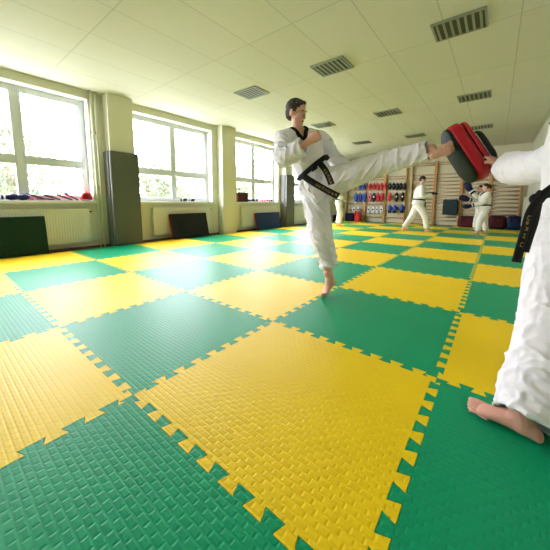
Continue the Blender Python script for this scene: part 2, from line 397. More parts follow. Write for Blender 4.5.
# ---------------------------------------------------------------- mats leaning on the radiators
def lean_mat(y0, y1, h, th, m, side_m, lab, foot=.2, top=.10, rz=0, name='leaning_mat'):
    """gym mat standing on its edge, tilted back on the radiator"""
    r = tag(empty(name, (XW+foot, (y0+y1)/2, 0)), lab, 'gym mat')
    dx = foot-top; ang = math.asin(min(.9, dx/h)); r.rotation_euler = (0, -ang, rz); r.location.z = th*.5*math.sin(ang)+.002; r['_local'] = 1; w_ = (y1-y0)/2
    bm = NB(); box(bm, (-.002, -w_, .0), (th*.5, w_, h)); obj('cover', bm, m, r, bevel=.012)
    bm = NB(); box(bm, (-th*.5, -w_+.002, .002), (-.003, w_-.002, h-.002)); obj('backing', bm, side_m, r, bevel=.012)
    del r['_local']; return r
lean_mat(-1.05, -.28, .55, .06, M_DGREEN, M_DGREEN, 'dark green gym mat leaning on the radiator under the nearest window', .24, .17)
lean_mat(1.72, 2.62, .52, .08, M_BLK, M_RED, 'black gym mat with a red side leaning on the radiator', .29, .18)
lean_mat(4.3, 5.35, .47, .09, M_DBLUE, M_RED, 'deep blue gym mat with a red side leaning beside the farther padded column', .29, .18)
# ---------------------------------------------------------------- training gear
def glove(m, cuff_m, lab, loc, rot=(0, 0, 0), s=1., grp=None, coarse=True):
    """padded sparring glove: fist, thumb, cuff, band; local z up from the cuff"""
    r = empty('sparring_glove', loc); r['_local'] = 1; tag(r, lab, 'glove', grp)
    bm = NB(); X, Y, Z = V((1, 0, 0)), V((0, 1, 0)), V((0, 0, 1))
    ell(bm, (0, .01*s, .17*s), (X*.062*s, Y*.062*s, Z*.075*s), 14); ell(bm, (0, -.012*s, .13*s), (X*.055*s, Y*.045*s, Z*.07*s), 12); tube(bm, [(0, 0, .06*s), (0, 0, .14*s)], [.045*s, .05*s], 12)
    obj('fist', remesh(bm, .011*s, 3), m, r, True)
    bm = NB(); p, q = spline([(.04*s, .02*s, .09*s), (.066*s, .03*s, .13*s), (.058*s, .045*s, .17*s)], [.02*s, .024*s, .018*s], 3); tube(bm, p, q, 8); obj('thumb', bm, m, r, True)
    bm = NB(); tube(bm, [(0, 0, 0), (0, 0, .03*s), (0, 0, .08*s)], [.046*s, .044*s, .046*s], 14, 'flat'); obj('cuff', bm, cuff_m, r, True)
    bm = NB(); tube(bm, [(0, 0, .03*s), (0, 0, .055*s)], [.048*s, .048*s], 14, 'flat'); obj('strap', bm, M_WHITE if cuff_m is m else cuff_m, r, True)
    del r['_local']; r.rotation_euler = rot; return r
def mitt(m, centre_m, lab, loc, rot=(0, 0, 0), s=1., grp=None, name='focus_mitt', h=.30, wd=.17, th=.07):
    """oval target mitt, hanging face to the room (local -y)"""
    r = empty(name, loc); r['_local'] = 1; tag(r, lab, 'target mitt', grp); n_ = 22
    def oval(bm, a, b, y0, y1, cz, rr=.35):
        R = []
        for y, k in ((y0, .86), (y0-(y0-y1)*.25, 1), (y1-(y1-y0)*.25, 1), (y1, .86)):
            R.append((V((0, y, cz)), V((a*k, 0, 0)), V((0, 0, b*k))))
        rings(bm, R, n_, 'flat')
    bm = NB(); oval(bm, wd/2*s, h/2*s, -th/2*s, th/2*s, h/2*s); obj('pad', bm, m, r, True)
    bm = NB(); oval(bm, wd*.22*s, wd*.22*s, -th/2*s-.006, -th/2*s+.002, h*.55*s); obj('target_spot', bm, centre_m, r, True)
    bm = NB(); tube(bm, [(-.02*s, 0, h*s-.01), (-.02*s, .0, h*s+.03), (.02*s, .0, h*s+.03), (.02*s, 0, h*s-.01)], .005*s, 6); obj('hanging_loop', bm, M_BLK, r, True)
    del r['_local']; r.rotation_euler = rot; return r
def helmet(m, lab, loc, rot=(0, 0, 0), s=1., grp=None):
    """open-face head guard: shell, ear pads, chin strap"""
    r = empty('head_guard', loc); r['_local'] = 1; tag(r, lab, 'head guard', grp)
    bm = NB(); n_ = 20
    P = []
    for j in range(7):
        t = j/6*PI*.5; P.append([(math.cos(t)*.105*s, math.sin(t)*.12*s+.11*s)])
    vo = []; vi = []
    for k in range(n_):
        a = 2*PI*k/n_; front = math.cos(a) > .62
        co = []; ci = []
        for j, t in enumerate([-.55, -.25, 0, .35, .7, 1.05, 1.4]):
            z = .11*s+math.sin(t)*.12*s; rr = math.cos(t)*.105*s
            if front and t < .35: t2 = .35; z = .11*s+math.sin(t2)*.12*s; rr = math.cos(t2)*.105*s
            co.append(bm.verts.new((math.sin(a)*rr, -math.cos(a)*rr*1.15, z))); ci.append(bm.verts.new((math.sin(a)*rr*.82, -math.cos(a)*rr*.95, z-.008*s)))
        vo.append(co); vi.append(ci)
    for k in range(n_):
        A, B_, a, b = vo[k], vo[(k+1) % n_], vi[k], vi[(k+1) % n_]
        for j in range(6): bm.faces.new((A[j], B_[j], B_[j+1], A[j+1])); bm.faces.new((a[j], a[j+1], b[j+1], b[j]))
        bm.faces.new((A[0], a[0], b[0], B_[0]))
    bm.faces.new([v[6] for v in vo]); bm.faces.new([v[6] for v in vi][::-1])
    bmesh.ops.remove_doubles(bm, verts=bm.verts, dist=.0005)
    obj('shell', bm, m, r, True)
    for sx in (-1, 1):
        bm = NB(); ell(bm, (sx*.098*s, -.01*s, .075*s), (V((.018, 0, 0))*s, V((0, .035, 0))*s, V((0, 0, .045))*s), 12); obj('ear_pad', bm, m, r, True)
    bm = NB(); tube(bm, [(-.09*s, -.02*s, .04*s), (-.05*s, -.05*s, .012*s), (.05*s, -.05*s, .012*s), (.09*s, -.02*s, .04*s)], .007*s, 6); obj('chin_strap', bm, M_BLK, r, True)
    del r['_local']; r.rotation_euler = rot; return r
def paddle(m, lab, loc, rot=(0, 0, 0), s=1., grp=None, m2=None):
    """two-leaf kicking paddle lying along local x"""
    r = empty('kicking_paddle', loc); r['_local'] = 1; tag(r, lab, 'kicking paddle', grp)
    for dz, mm in ((0, m), (.017, m2 or m)):
        bm = NB(); out = []
        for k in range(24):
            a = 2*PI*k/24; c_ = math.cos(a); x = .05+.11*c_; y = .062*math.sin(a)*(1 if c_ > 0 else (1-.55*c_*c_))
            out.append((x*s, y*s))
        lo = [bm.verts.new((x, y, dz)) for x, y in out]; hi = [bm.verts.new((x, y, dz+.014)) for x, y in out]
        bm.faces.new(hi); bm.faces.new(lo[::-1])
        for k in range(24): bm.faces.new((lo[k], lo[(k+1) % 24], hi[(k+1) % 24], hi[k]))
        obj('leaf', bm, mm, r, bevel=.003)
    bm = NB(); tube(bm, [(-.05*s, 0, .015), (-.16*s, 0, .015)], .013, 10); obj('handle', bm, M_BLK, r, True)
    del r['_local']; r.rotation_euler = rot; return r
zs = SILL+.004; g1 = 'gear on the nearest window sill'
def sy(px, X=-4.36):      # y on the sill under a photo column
    d = (F+RT*((px-CX)/FPX)-UP*((200-CY)/FPX)); return (CAM+d*((X-CAM.x)/d.x)).y
X1 = -4.36
glove(M_NAVY, M_NAVY, 'navy sparring glove at the left edge of the nearest sill', (X1, sy(-1), zs+.05), (PI/2, 0, .1), .75, g1)
glove(M_NAVY, M_NAVY, 'navy sparring glove, second from the left on the nearest sill', (X1, sy(1.5), zs+.05), (PI/2, 0, PI-.1), .78, g1)
glove(M_NAVY, M_NAVY, 'navy sparring glove lying just left of the red paddles on the nearest sill', (X1, sy(13.5), zs+.05), (PI/2, 0, PI+.05), .78, g1)
glove(M_PINK, M_PINK, 'small pinkish glove lying between the navy gloves and the red paddles', (X1, sy(26), zs+.03), (PI/2, 0, PI+.1), .38, g1)
PD = [(36.5, -.38, 'red kicking paddle, first from the left on the nearest sill'), (44.5, .0, 'red kicking paddle, second from the left, lying flat on the sill'), (52.5, .30, 'red kicking paddle, third from the left on the nearest sill'),
      (63, .34, 'red kicking paddle, fourth from the left on the nearest sill'), (71.5, .5, 'red kicking paddle beside the red head guard, tilted steeply')]
for k, (px, tl, lab) in enumerate(PD):
    o = (X1+(.05 if k % 2 else -.045), sy(px), zs+.012+(.10*math.sin(abs(tl))))
    paddle(M_RED2 if k % 2 else M_RED, lab, o, (0, -tl, PI/2) if tl < 0 else (0, -tl, -PI/2), .66, g1, M_NAVY)
helmet(M_RED2, 'red head guard at the right end of the nearest sill', (X1+.02, sy(86), zs-.005), (0, 0, 1.2), .75)
glove(M_BLK, M_BLK, 'small black glove on the middle of the second window sill', (X1, sy(181), zs+.04), (PI/2, 0, PI), .65)
glove(M_BLK, M_BLK, 'small black glove lying right of centre on the second window sill', (X1, sy(189), zs+.035), (PI/2, 0, PI-.3), .55)
b = tag(empty('storage_box', (X1+.02, sy(240), zs)), 'dark red box standing at the left end of the third window sill', 'box')
bm = NB(); box(bm, (X1-.1, sy(235.5), zs), (X1+.1, sy(245.5), zs+.22)); obj('body', bm, M_DRED, b, bevel=.01)
bm = NB(); box(bm, (X1-.104, sy(235.4), zs+.222), (X1+.104, sy(245.7), zs+.25)); obj('lid', bm, M_DRED, b, bevel=.006)
for px, m, s, lab in ((248, M_BLK, .75, 'black glove touching the red box on the third sill'), (252.5, M_BLK, .75, 'black glove, second to the right of the red box'), (257, M_OLIVE, .8, 'dark green glove, third to the right of the red box'),
                      (262, M_PINK, .6, 'pinkish red glove on the third sill beside the dark ones'), (266.5, M_RED2, .7, 'red glove near the right end of the third sill'), (271, M_BLK, .7, 'black glove at the right end of the third sill')):
    glove(m, m, lab, (X1+.03*math.sin(px*3), sy(px-2), zs+.05*s/.8), (PI/2, 0, PI), s*.8, 'gloves on the third window sill')
# ---------------------------------------------------------------- wall bars
PX = [(-3.91, -3.13), (-3.13, -2.35), (-2.35, -1.58), (-1.42, -.65), (-.65, .13), (.13, .9), (.9, 1.66)]
names = ['first', 'second', 'third', 'fourth', 'fifth', 'sixth', 'seventh']
rz_full = [2.16, 2.09]+[1.76-.122*k for k in range(14)]
rz_left = [2.16, 2.09, 1.76, 1.66, 1.27, 1.0, .72, .46, .2]
for k, (a, b) in enumerate(PX):
    r = tag(empty('wall_bars', ((a+b)/2, YB, 0)), 'wooden wall bars bay, %s from the left on the far wall' % names[k], 'wall bars', 'wall bars along the far wall')
    for xx in (a+.022, b-.022):
        bm = NB(); box(bm, (xx-.02, YB-.10, -.0), (xx+.02, YB-.001, 2.22)); obj('post', bm, M_WOOD, r, bevel=.004)
    first = None
    for z in (rz_left if k < 3 else rz_full):
        if first is None:
            bm = NB(); tube(bm, [(a+.043, YB-.06, z), (b-.043, YB-.06, z)], .018, 10, 'flat', flat=.75); first = obj('rung', bm, M_RUNG, r, True); z0 = z
        else:
            c_ = first.copy(); COL.objects.link(c_); c_.parent = r; c_.matrix_parent_inverse = Matrix.Identity(4); c_.location = (0, 0, z-z0)
def wp(px, py, Y=YB-.16):
    d = (F+RT*((px-CX)/FPX)-UP*((py-CY)/FPX)); return CAM+d*((Y-CAM.y)/d.y)
colname = {id(M_BLUE): 'blue', id(M_RED2): 'red', id(M_BLK): 'black', id(M_BROWN): 'brown', id(M_PINK): 'pink', id(M_NAVY): 'navy', id(M_WHITE): 'white'}
ROW1 = [(354.5, M_BROWN), (360, M_BLUE), (364, M_BLUE), (369.7, M_RED2), (373.6, M_RED2), (377.5, M_RED2), (381.3, M_RED2), (384.8, M_RED2), (389.5, M_BLK), (393.2, M_BLK), (396.8, M_BLK), (400.4, M_BLK), (404, M_BLK)]
ROW2 = [(355.5, M_BLUE), (359.8, M_BLUE), (364, M_BLUE), (369.5, M_PINK), (373.5, M_BLK), (377.3, M_RED2), (381.5, M_RED2), (389.3, M_RED2), (396, M_BLK), (402, M_BLK)]
ROW3 = [(353.5, M_WHITE), (357.8, M_WHITE), (368.3, M_WHITE), (372.4, M_WHITE), (376.6, M_WHITE), (381, M_WHITE), (389.3, M_BLUE), (394.3, M_BLUE), (401.5, M_BLUE)]
def nth(row, i):
    c = row[i][1]; k = sum(1 for q in row[:i+1] if q[1] is c); t = sum(1 for q in row if q[1] is c)
    return colname[id(c)], ('' if t == 1 else ORD[k-1]+' from left of the '+colname[id(c)]+' ones, ')
for i, (px, m) in enumerate(ROW1):
    p = wp(px, 189.7); c, t = nth(ROW1, i)
    mitt(m, {id(M_BLUE): M_NAVY, id(M_BLK): M_PAD}.get(id(m), M_DRED), '%s round mitt, %stop row, far wall bars' % (c, t), (p.x, YB-.125, p.z), (0, 0, 0), 1, 'round mitts on the top row', h=.25, wd=.128, th=.08)
for i, (px, m) in enumerate(ROW2):
    p = wp(px, 202); c, t = nth(ROW2, i)
    mitt(m, {id(M_BLUE): M_NAVY, id(M_BLK): M_WHITE}.get(id(m), M_DRED), '%s oval mitt, %smiddle row, far wall bars' % (c, t), (p.x, YB-.125, p.z), (0, 0, 0), 1, 'oval mitts on the middle row', h=.36, wd=.142, th=.08)
for i, (px, m) in enumerate(ROW3):
    p = wp(px, 213.5); c, t = nth(ROW3, i)
    if m is M_WHITE: mitt(m, M_BLK, 'white and black mitt, %sbottom row, far wall bars' % t, (p.x, YB-.125, p.z), (0, 0, 0), 1, 'white mitts on the bottom row', h=.29, wd=.142, th=.08)
    else:
        p = wp(px, 213.5)
        glove(m, M_NAVY, '%s glove, %sbottom row, far wall bars' % (c, t), (p.x, YB-.15, p.z+.02), (0, 0, 0), 1.25, 'blue gloves on the bottom row')
# bags under the bars
def bag(x, y, sx, sy_, sz, m, lab, name='gear_bag', cat='bag'):
    r = tag(empty(name, (x, y, 0)), lab, cat)
    bm = NB(); box(bm, (x-sx/2, y-sy_/2, .0), (x+sx/2, y+sy_/2, sz)); o = obj('body', bm, m, r, bevel=min(sx, sz)*.18)
    bm = NB(); p, q = spline([(x-sx*.25, y-sy_/2-.004, sz*.6), (x-sx*.2, y-sy_/2-.02, sz*.95), (x+sx*.2, y-sy_/2-.02, sz*.95), (x+sx*.25, y-sy_/2-.004, sz*.6)], [.012]*4, 3); tube(bm, p, q, 6); obj('handle', bm, M_BLK, r, True)
    bm = NB(); box(bm, (x-sx*.42, y-.008, sz-.003), (x+sx*.42, y+.008, sz+.005)); obj('zip', bm, M_BLK, r)
q = wp(344.5, 221); bag(-4.02, 9.3, .35, .3, .26, M_DRED, 'dark red bag on the floor in the far left corner')
bag(-3.62, 9.6, .36, .28, .34, M_NAVY, 'navy bag on the floor under the white mitts')
bag(-3.28, 9.55, .22, .24, .42, M_RED2, 'bright red upright bag on the floor at the second post')
bag(.42, 9.55, .56, .34, .36, M_DRED, 'dark red bag on the floor behind the sparring pair, left side')
bag(1.16, 9.55, .42, .34, .40, M_DRED, 'dark red bag on the floor right of the girl with the ponytail', )
bag(1.55, 9.55, .34, .34, .40, M_NAVY, 'navy bag on the floor in the far right corner')
p = wp(449.5, 214.8)
r = tag(empty('kick_shield', (p.x, YB-.13, p.z)), 'square dark teal kick shield hung on the far wall bars', 'kick shield')
bm = NB(); box(bm, (p.x-.22, YB-.2, p.z), (p.x+.22, YB-.105, p.z+.50)); obj('pad', bm, M_TEAL, r, bevel=.03)
bm = NB(); box(bm, (p.x-.13, YB-.206, p.z+.13), (p.x+.13, YB-.2, p.z+.36)); obj('front_patch', bm, M_TEAL, r, bevel=.003)
for sx in (-1, 1):
    bm = NB(); tube(bm, [(p.x+sx*.15, YB-.15, p.z+.49), (p.x+sx*.15, YB-.13, p.z+.55), (p.x+sx*.15, YB-.095, p.z+.55)], .01, 6); obj('strap', bm, M_BLK, r, True)
# radiator on the far right wall
r = tag(empty('radiator', (XR-.06, 8.6, .1)), 'cream ribbed radiator on the right wall beyond the pad holder', 'radiator')
bm = NB(); box(bm, (XR-.1, 8.0, .12), (XR-.03, 9.2, .95))
for k in range(16): box(bm, (XR-.112, 8.03+k*.074, .14), (XR-.1, 8.07+k*.074, .93))
obj('front_panel', bm, M_RAD, r)
# ---------------------------------------------------------------- ceiling grilles
vn = 0
def vent(x, y, lab, sx=.46, sy_=.36):
    r = tag(empty('ceiling_vent', (x, y, ZC)), lab, 'ceiling grille', 'louvred ceiling grilles')
    bm = NB(); z0, z1 = ZC-.02, ZC-.001
    box(bm, (x-sx/2, y-sy_/2, z0), (x+sx/2, y-sy_/2+.02, z1)); box(bm, (x-sx/2, y+sy_/2-.02, z0), (x+sx/2, y+sy_/2, z1)); box(bm, (x-sx/2, y-sy_/2+.02, z0), (x-sx/2+.02, y+sy_/2-.02, z1)); box(bm, (x+sx/2-.02, y-sy_/2+.02, z0), (x+sx/2, y+sy_/2-.02, z1))
    obj('frame', bm, M_VENT, r)
    bm = NB(); box(bm, (x-sx/2+.02, y-sy_/2+.02, ZC-.004), (x+sx/2-.02, y+sy_/2-.02, ZC-.001)); obj('backing', bm, M_VENTD, r)
    for k in range(7):
        xx = x-sx/2+.02+(sx-.04)*(k+.5)/7; bm = NB()
        box(bm, (xx-.011, y-sy_/2+.02, z0), (xx+.011, y+sy_/2-.02, z0+.004)); obj('slat', bm, M_VENT, r)
for y, rn in ((6.95, 'farthest row'), (4.55, 'middle row'), (2.15, 'nearest row')):
    for x, cn in ((-2.2, 'left'), (-.75, 'middle'), (.66, 'right')): vent(x, y, 'grey louvred ceiling grille, %s one of the %s' % (cn, rn))
# ---------------------------------------------------------------- outside
wallobj('ground', [((-60, -30, -3.6), (-4.9, 50, -3.5))], M_BOUNCE)
def tree(x, y, h, rad, lab, seed):
    rnd = random.Random(seed); r = tag(empty('tree', (x, y, -3.5)), lab, 'tree', 'trees outside the windows')
    bm = NB(); P, Q = spline([(x, y, -3.5), (x+.1, y+.1, -3.5+h*.4), (x, y-.1, -3.5+h*.85)], [.22, .15, .05], 4); tube(bm, P, Q, 10)
    for k in range(9):
        a = rnd.random()*6.28; z = -3.5+h*(.35+.05*k); L = rad*.75
        tube(bm, [(x, y, z), (x+math.cos(a)*L*.5, y+math.sin(a)*L*.5, z+L*.3), (x+math.cos(a)*L, y+math.sin(a)*L, z+L*.7)], [.06, .04, .015], 6)
    obj('trunk', bm, M_BARK, r, True)
    bm = NB(); cl = [(V((x, y, -3.5+h*.66))+V((rnd.gauss(0, .42)*rad, rnd.gauss(0, .42)*rad, rnd.gauss(0, .18)*h)), rad*rnd.uniform(.25, .42)) for _ in range(26)]
    for _ in range(7000):
        c, rr = rnd.choice(cl); d = V((rnd.gauss(0, 1), rnd.gauss(0, 1), rnd.gauss(0, 1))).normalized()*rr*rnd.uniform(.5, 1.05); q = c+d
        a = V((rnd.gauss(0, 1), rnd.gauss(0, 1), rnd.gauss(0, 1))).normalized(); b = a.orthogonal().normalized(); s = rnd.uniform(.06, .12)
        bm.faces.new([bm.verts.new(q+a*s), bm.verts.new(q+b*s*.5), bm.verts.new(q-a*s), bm.verts.new(q-b*s*.5)])
    obj('foliage', bm, M_LEAF, r)
for k, (x, y, h, rad, lab) in enumerate([(-12, .6, 7.3, 2.6, 'pale green tree outside the left half of the nearest window'), (-14.5, 6.6, 7.4, 2.7, 'pale green tree outside the right half of the nearest window'), (-14, 13, 7.2, 2.7, 'pale green tree outside the second window, left side'),
        (-16, 20, 7.5, 3.0, 'pale green tree outside the second window, right side'), (-16, 29, 8.0, 3.4, 'green tree outside the third window')]):
    tree(x, y, h, rad, lab, k+3)
# ================================================================ PEOPLE
def frame_of(look, up=V((0, 0, 1))):
    y = V(look).normalized(); x = y.cross(up).normalized(); z = x.cross(y).normalized(); return x, y, z
def head_mesh(bm, c, look, up, h):
    """skull, jaw, nose, ears, lips, chin; h = head height"""
    x, y, z = frame_of(look, up); s = h/.23; c = V(c)
    P = lambda a, b, d: c+x*a*s+y*b*s+z*d*s
    ell(bm, P(0, -.012, .028), (x*.073*s, y*.092*s, z*.084*s), 20)
    ell(bm, P(0, .022, -.045), (x*.055*s, y*.058*s, z*.066*s), 16)
    ell(bm, P(0, .056, -.090), (x*.026*s, y*.022*s, z*.020*s), 12)
    ell(bm, P(0, .060, .020), (x*.054*s, y*.022*s, z*.016*s), 12)                 # brow
    for q in (-1, 1): ell(bm, P(q*.038, .048, -.022), (x*.022*s, y*.024*s, z*.024*s), 10)   # cheeks
    tube(bm, [P(0, .074, .012), P(0, .090, -.018), P(0, .096, -.032)], [.008*s, .010*s, .012*s], 8)
    for q in (-1, 1): ell(bm, P(q*.010, .086, -.034), (x*.009*s, y*.010*s, z*.007*s), 8)
    ell(bm, P(0, .076, -.057), (x*.022*s, y*.010*s, z*.0055*s), 10); ell(bm, P(0, .074, -.067), (x*.019*s, y*.010*s, z*.006*s), 10)
    for q in (-1, 1): ell(bm, P(q*.076, -.008, -.008), (x*.010*s, y*.020*s+x*q*.006*s, z*.032*s), 10)
def head_extra(bm, c, look, up, h):
    x, y, z = frame_of(look, up); s = h/.23; c = V(c); P = lambda a, b, d: c+x*a*s+y*b*s+z*d*s
    def add(fn, mi):
        k = len(bm.faces); fn(); bm.faces.ensure_lookup_table()
        for f in bm.faces[k:]: f.material_index = mi
    for q in (-1, 1):
        add(lambda: ell(bm, P(q*.031, .0685, -.001), (x*.0125*s, y*.009*s, z*.0065*s), 12), 1)
        add(lambda: ell(bm, P(q*.031, .0755, -.001), (x*.0048*s, y*.003*s, z*.0050*s), 10), 2)
        add(lambda: tube(bm, [P(q*.016, .083, .020), P(q*.031, .083, .026), P(q*.048, .072, .020)], [.003*s, .0042*s, .0025*s], 6), 3)
    add(lambda: ell(bm, P(0, .0815, -.0625), (x*.021*s, y*.006*s, z*.0075*s), 12), 4)
def hand_mesh(bm, wr, d, pn, th, curl=1.0, s=1., spread=.05):
    """wr wrist, d pointing, pn palm normal (fingers curl towards it), th = thumb side"""
    d = V(d).normalized(); pn = (V(pn)-d*V(pn).dot(d)).normalized(); t = d.cross(pn); t = t if t.dot(V(th)) > 0 else -t; wr = V(wr)
    P = lambda a, b, c: wr+d*a*s+t*b*s+pn*c*s
    rings(bm, [(P(-.02, 0, 0), t*.026*s, pn*.020*s), (P(.02, 0, 0), t*.034*s, pn*.018*s), (P(.06, .0, 0), t*.042*s, pn*.016*s), (P(.088, 0, 0), t*.041*s, pn*.013*s)], 14)
    for k, (b, L) in enumerate(((.030, .072), (.010, .080), (-.011, .074), (-.031, .058))):
        p = P(.085, b, 0); a = 0; pts = [P(.060, b, 0), p]; dirn = (d+t*spread*(1.5-k)).normalized()
        for f, seg in enumerate((.45, .31, .26)):
            a += curl*(1.25, 1.45, .9)[f]
            p = p+(dirn*math.cos(a)+pn*math.sin(a))*L*seg*s; pts.append(p)
        r = (.0098, .0095, .0088, .0080)[k]*s; tube(bm, pts, [r*1.15, r*1.1, r, r*.93, r*.82], 8)
    c = curl
    tube(bm, [P(.015, .024, .004), P(.045, .046, .014), P(.068, .046-.006*c, .020+.016*c), P(.088, .040-.030*c, .026+.020*c)], [.015*s, .0125*s, .011*s, .009*s], 8)
def foot_mesh(bm, ank, heel, ball, toe, upn, out, s=1., toe_up=0):
    """ank ankle joint; heel/ball/toe points on the sole; out = outer side (little toe)"""
    ank, heel, ball, toe = map(V, (ank, heel, ball, toe)); f = (ball-heel).normalized(); u = (V(upn)-f*V(upn).dot(f)).normalized(); o = V(out); o = (o-f*o.dot(f)-u*o.dot(u)).normalized()
    L = (ball-heel).length
    def sec(k, w_, h): c = heel.lerp(ball, k)+u*h; return (c, o*w_*s, u*h)
    rings(bm, [sec(-.02, .024, .026*s), sec(.12, .033, .036*s), sec(.35, .032, .036*s), sec(.6, .036, .030*s), sec(.85, .043, .021*s), sec(1.03, .043, .015*s)], 16)
    tube(bm, [ank+(ank-heel).normalized()*.03, ank, heel.lerp(ball, .22)+u*.035*s], [.036*s, .036*s, .036*s], 12)
    tube(bm, [ank, heel.lerp(ball, .45)+u*.042*s, heel.lerp(ball, .8)+u*.022*s], [.036*s, .030*s, .020*s], 12)
    td = (toe-ball).normalized(); tl = (toe-ball).length
    for k, (b, r, L_) in enumerate(((-.031, .0120, 1.0), (-.0115, .0078, 1.0), (.0065, .0074, .90), (.0235, .0070, .77), (.0385, .0066, .60))):
        c = ball+o*b*s+u*(r*s); tube(bm, [c-f*.02*s, c+u*.003*s+f*.005, c+td*tl*L_*.6+u*.005*s, c+td*tl*L_+u*0.0], [r*s, r*s, r*s*.95, r*s*.9], 8)
def person(J, lab, vox=.007, hs=1., skin=None, cloth=None, hair_m=None, hair='short', k=1., seed=0, group=None, belt_m=None, collar=True, vneck=(.11, .62), w=1., girth=1., pant=None, sleeve=None, hem=.17, beltw=.042, wr_amp=.006, belt_c=None, belt_ax=None, hem_c=None, chest_d=.105, tuck=True):
    skin = skin or M_SKIN; cloth = cloth or M_CLOTH; hair_m = hair_m or M_HAIR; belt_m = belt_m or M_BLACK
    J = {a: (V(b) if not isinstance(b, (int, float)) else b) for a, b in J.items()}
    root = tag(empty('person', (J['pel'].x, J['pel'].y, 0)), lab, 'person', group)
    fr = J['front'].normalized(); upT = (J['neck']-J['pel']).normalized(); sd = fr.cross(upT).normalized(); fr = upT.cross(sd).normalized()   # sd = person's right
    # ---- body
    bm = NB(); m_ = J['pel'].lerp(J['chest'], .5)
    rings(bm, [(J['pel']-upT*.06*k, sd*.115*k*w, fr*.075*k), (J['pel']+upT*.03*k, sd*.115*k*w, fr*.08*k), (m_, sd*.10*k*w, fr*.075*k), (J['chest'], sd*.14*k*w, fr*.092*k), (J['chest'].lerp(J['neck'], .6), sd*.13*k*w, fr*.07*k)], 20)
    tube(bm, [J['chest'].lerp(J['neck'], .5), J['neck'], J['head']-upT*.03*k], [.075*k, .052*k, .048*k], 14)
    hd = J.get('hup', upT)
    head_mesh(bm, J['head'], J['look'], hd, .225*k*hs)
    for q in 'RL':
        sh, el_, wr = J['sh'+q], J['el'+q], J['wr'+q]
        tube(bm, [J['chest'].lerp(J['neck'], .55), sh], [.06*k, .048*k], 12)
        tube(bm, [sh, el_], [.046*k, .036*k], 12); tube(bm, [el_, el_.lerp(wr, .3), wr], [.036*k, .037*k, .025*k], 12)
        hd_ = (wr-el_).normalized(); hand_mesh(bm, wr, J.get('hd'+q, hd_), J['pn'+q], J['th'+q], J.get('curl'+q, 1.), k)
        hp, kn, an = J['hip'+q], J['kn'+q], J['an'+q]
        tube(bm, [hp, hp.lerp(kn, .3), kn], [.08*k, .075*k, .05*k], 14); tube(bm, [kn, kn.lerp(an, .3), an], [.05*k, .052*k, .034*k], 14)
        foot_mesh(bm, an, J['heel'+q], J['ball'+q], J['toe'+q], J.get('fu'+q, V((0, 0, 1))), J['fo'+q], k)
    me = remesh(bm, vox*.5 if vox < .01 else vox*.75, 2)
    b2 = NB(); b2.from_mesh(me); head_extra(b2, J['head'], J['look'], hd, .225*k*hs); b2.to_mesh(me); b2.free()
    # eye sockets
    obj('body', me, [skin, M_EYE, M_IRIS, hair_m, M_LIP], root, True)
    # ---- hair
    x, y, z = frame_of(J['look'], hd); s = k*hs*.225/.23; c = J['head']; P = lambda a, b, d: c+x*a*s+y*b*s+z*d*s
    bm = NB(); ell(bm, P(0, -.022, .040), (x*.081*s, y*.094*s, z*.084*s), 22); ell(bm, P(0, -.05, .0), (x*.072*s, y*.058*s, z*.075*s), 16)
    ell(bm, P(.02, .032, .088), (x*.05*s, y*.03*s, z*.020*s), 12) if vox < .01 else None; ell(bm, P(-.02, .030, .090), (x*.05*s, y*.03*s, z*.020*s), 12) if vox < .01 else None
    if hair == 'ponytail':
        p, q = spline([P(0, -.09, .05), P(0, -.135, .045), P(0, -.15, -.02), P(0, -.135, -.10)], [.022*s, .034*s, .032*s, .012*s], 4); tube(bm, p, q, 10)
    me = remesh(bm, .006 if vox < .01 else .012, 2)
    for v in me.vertices: v.co += v.normal*(.004*s*noise.noise(v.co*60))
    obj('hair', me, hair_m, root, True)
    # ---- trousers
    pant = pant or {}; bm = NB()
    rings(bm, [(J['pel']-upT*.09*k, sd*.13*k*w, fr*.10*k), (J['pel']-upT*.02*k, sd*.155*k*w, fr*.115*k), (J['pel']+upT*.06*k, sd*.14*k*w, fr*.10*k)], 20)
    bones = []
    for q in 'RL':
        hp, kn, an = J['hip'+q], J['kn'+q], J['an'+q]; a, b_, c_, d_ = pant.get(q, (.115, .10, .085, .085)); ce = J.get('cuff'+q, an.lerp(kn, .12))
        pts, rr = spline([hp, hp.lerp(kn, .5), kn, kn.lerp(ce, .5), ce], [a*k, (a+b_)/2*k, b_*k, c_*k, d_*k], 4)
        tube(bm, pts, rr, 22, 'round', cap2='round') if 0 else tube(bm, pts[::-1], rr[::-1], 22, 'open', cap2='round') if 0 else None
        tube(bm, pts, rr, 22, cap='round', cap2='open')
        dd = (kn-hp).normalized(); cr = dd.cross(F).normalized()
        bones += [(hp, kn, dd*.8+cr*.6, 1), (kn, ce, (ce-kn).normalized()*.5+cr*.85, 1.1)]
    me = remesh(bm, vox, 2); wrinkle(me, wr_amp, J.get('fold', bones), 3/k, 15/k, seed); tr_ = obj('trousers', me, cloth, root, True); trousers_tree = bvh(me if not tr_.parent else me)
    # ---- jacket
    bm = NB(); bc = belt_c or J['pel'].lerp(J['chest'], .28); bax = (belt_ax or upT).normalized(); hc = hem_c or (bc-bax*hem*k)
    g_ = girth
    bs = (sd-bax*sd.dot(bax)).normalized(); bf = bax.cross(bs).normalized(); bf = bf if bf.dot(fr) > 0 else -bf
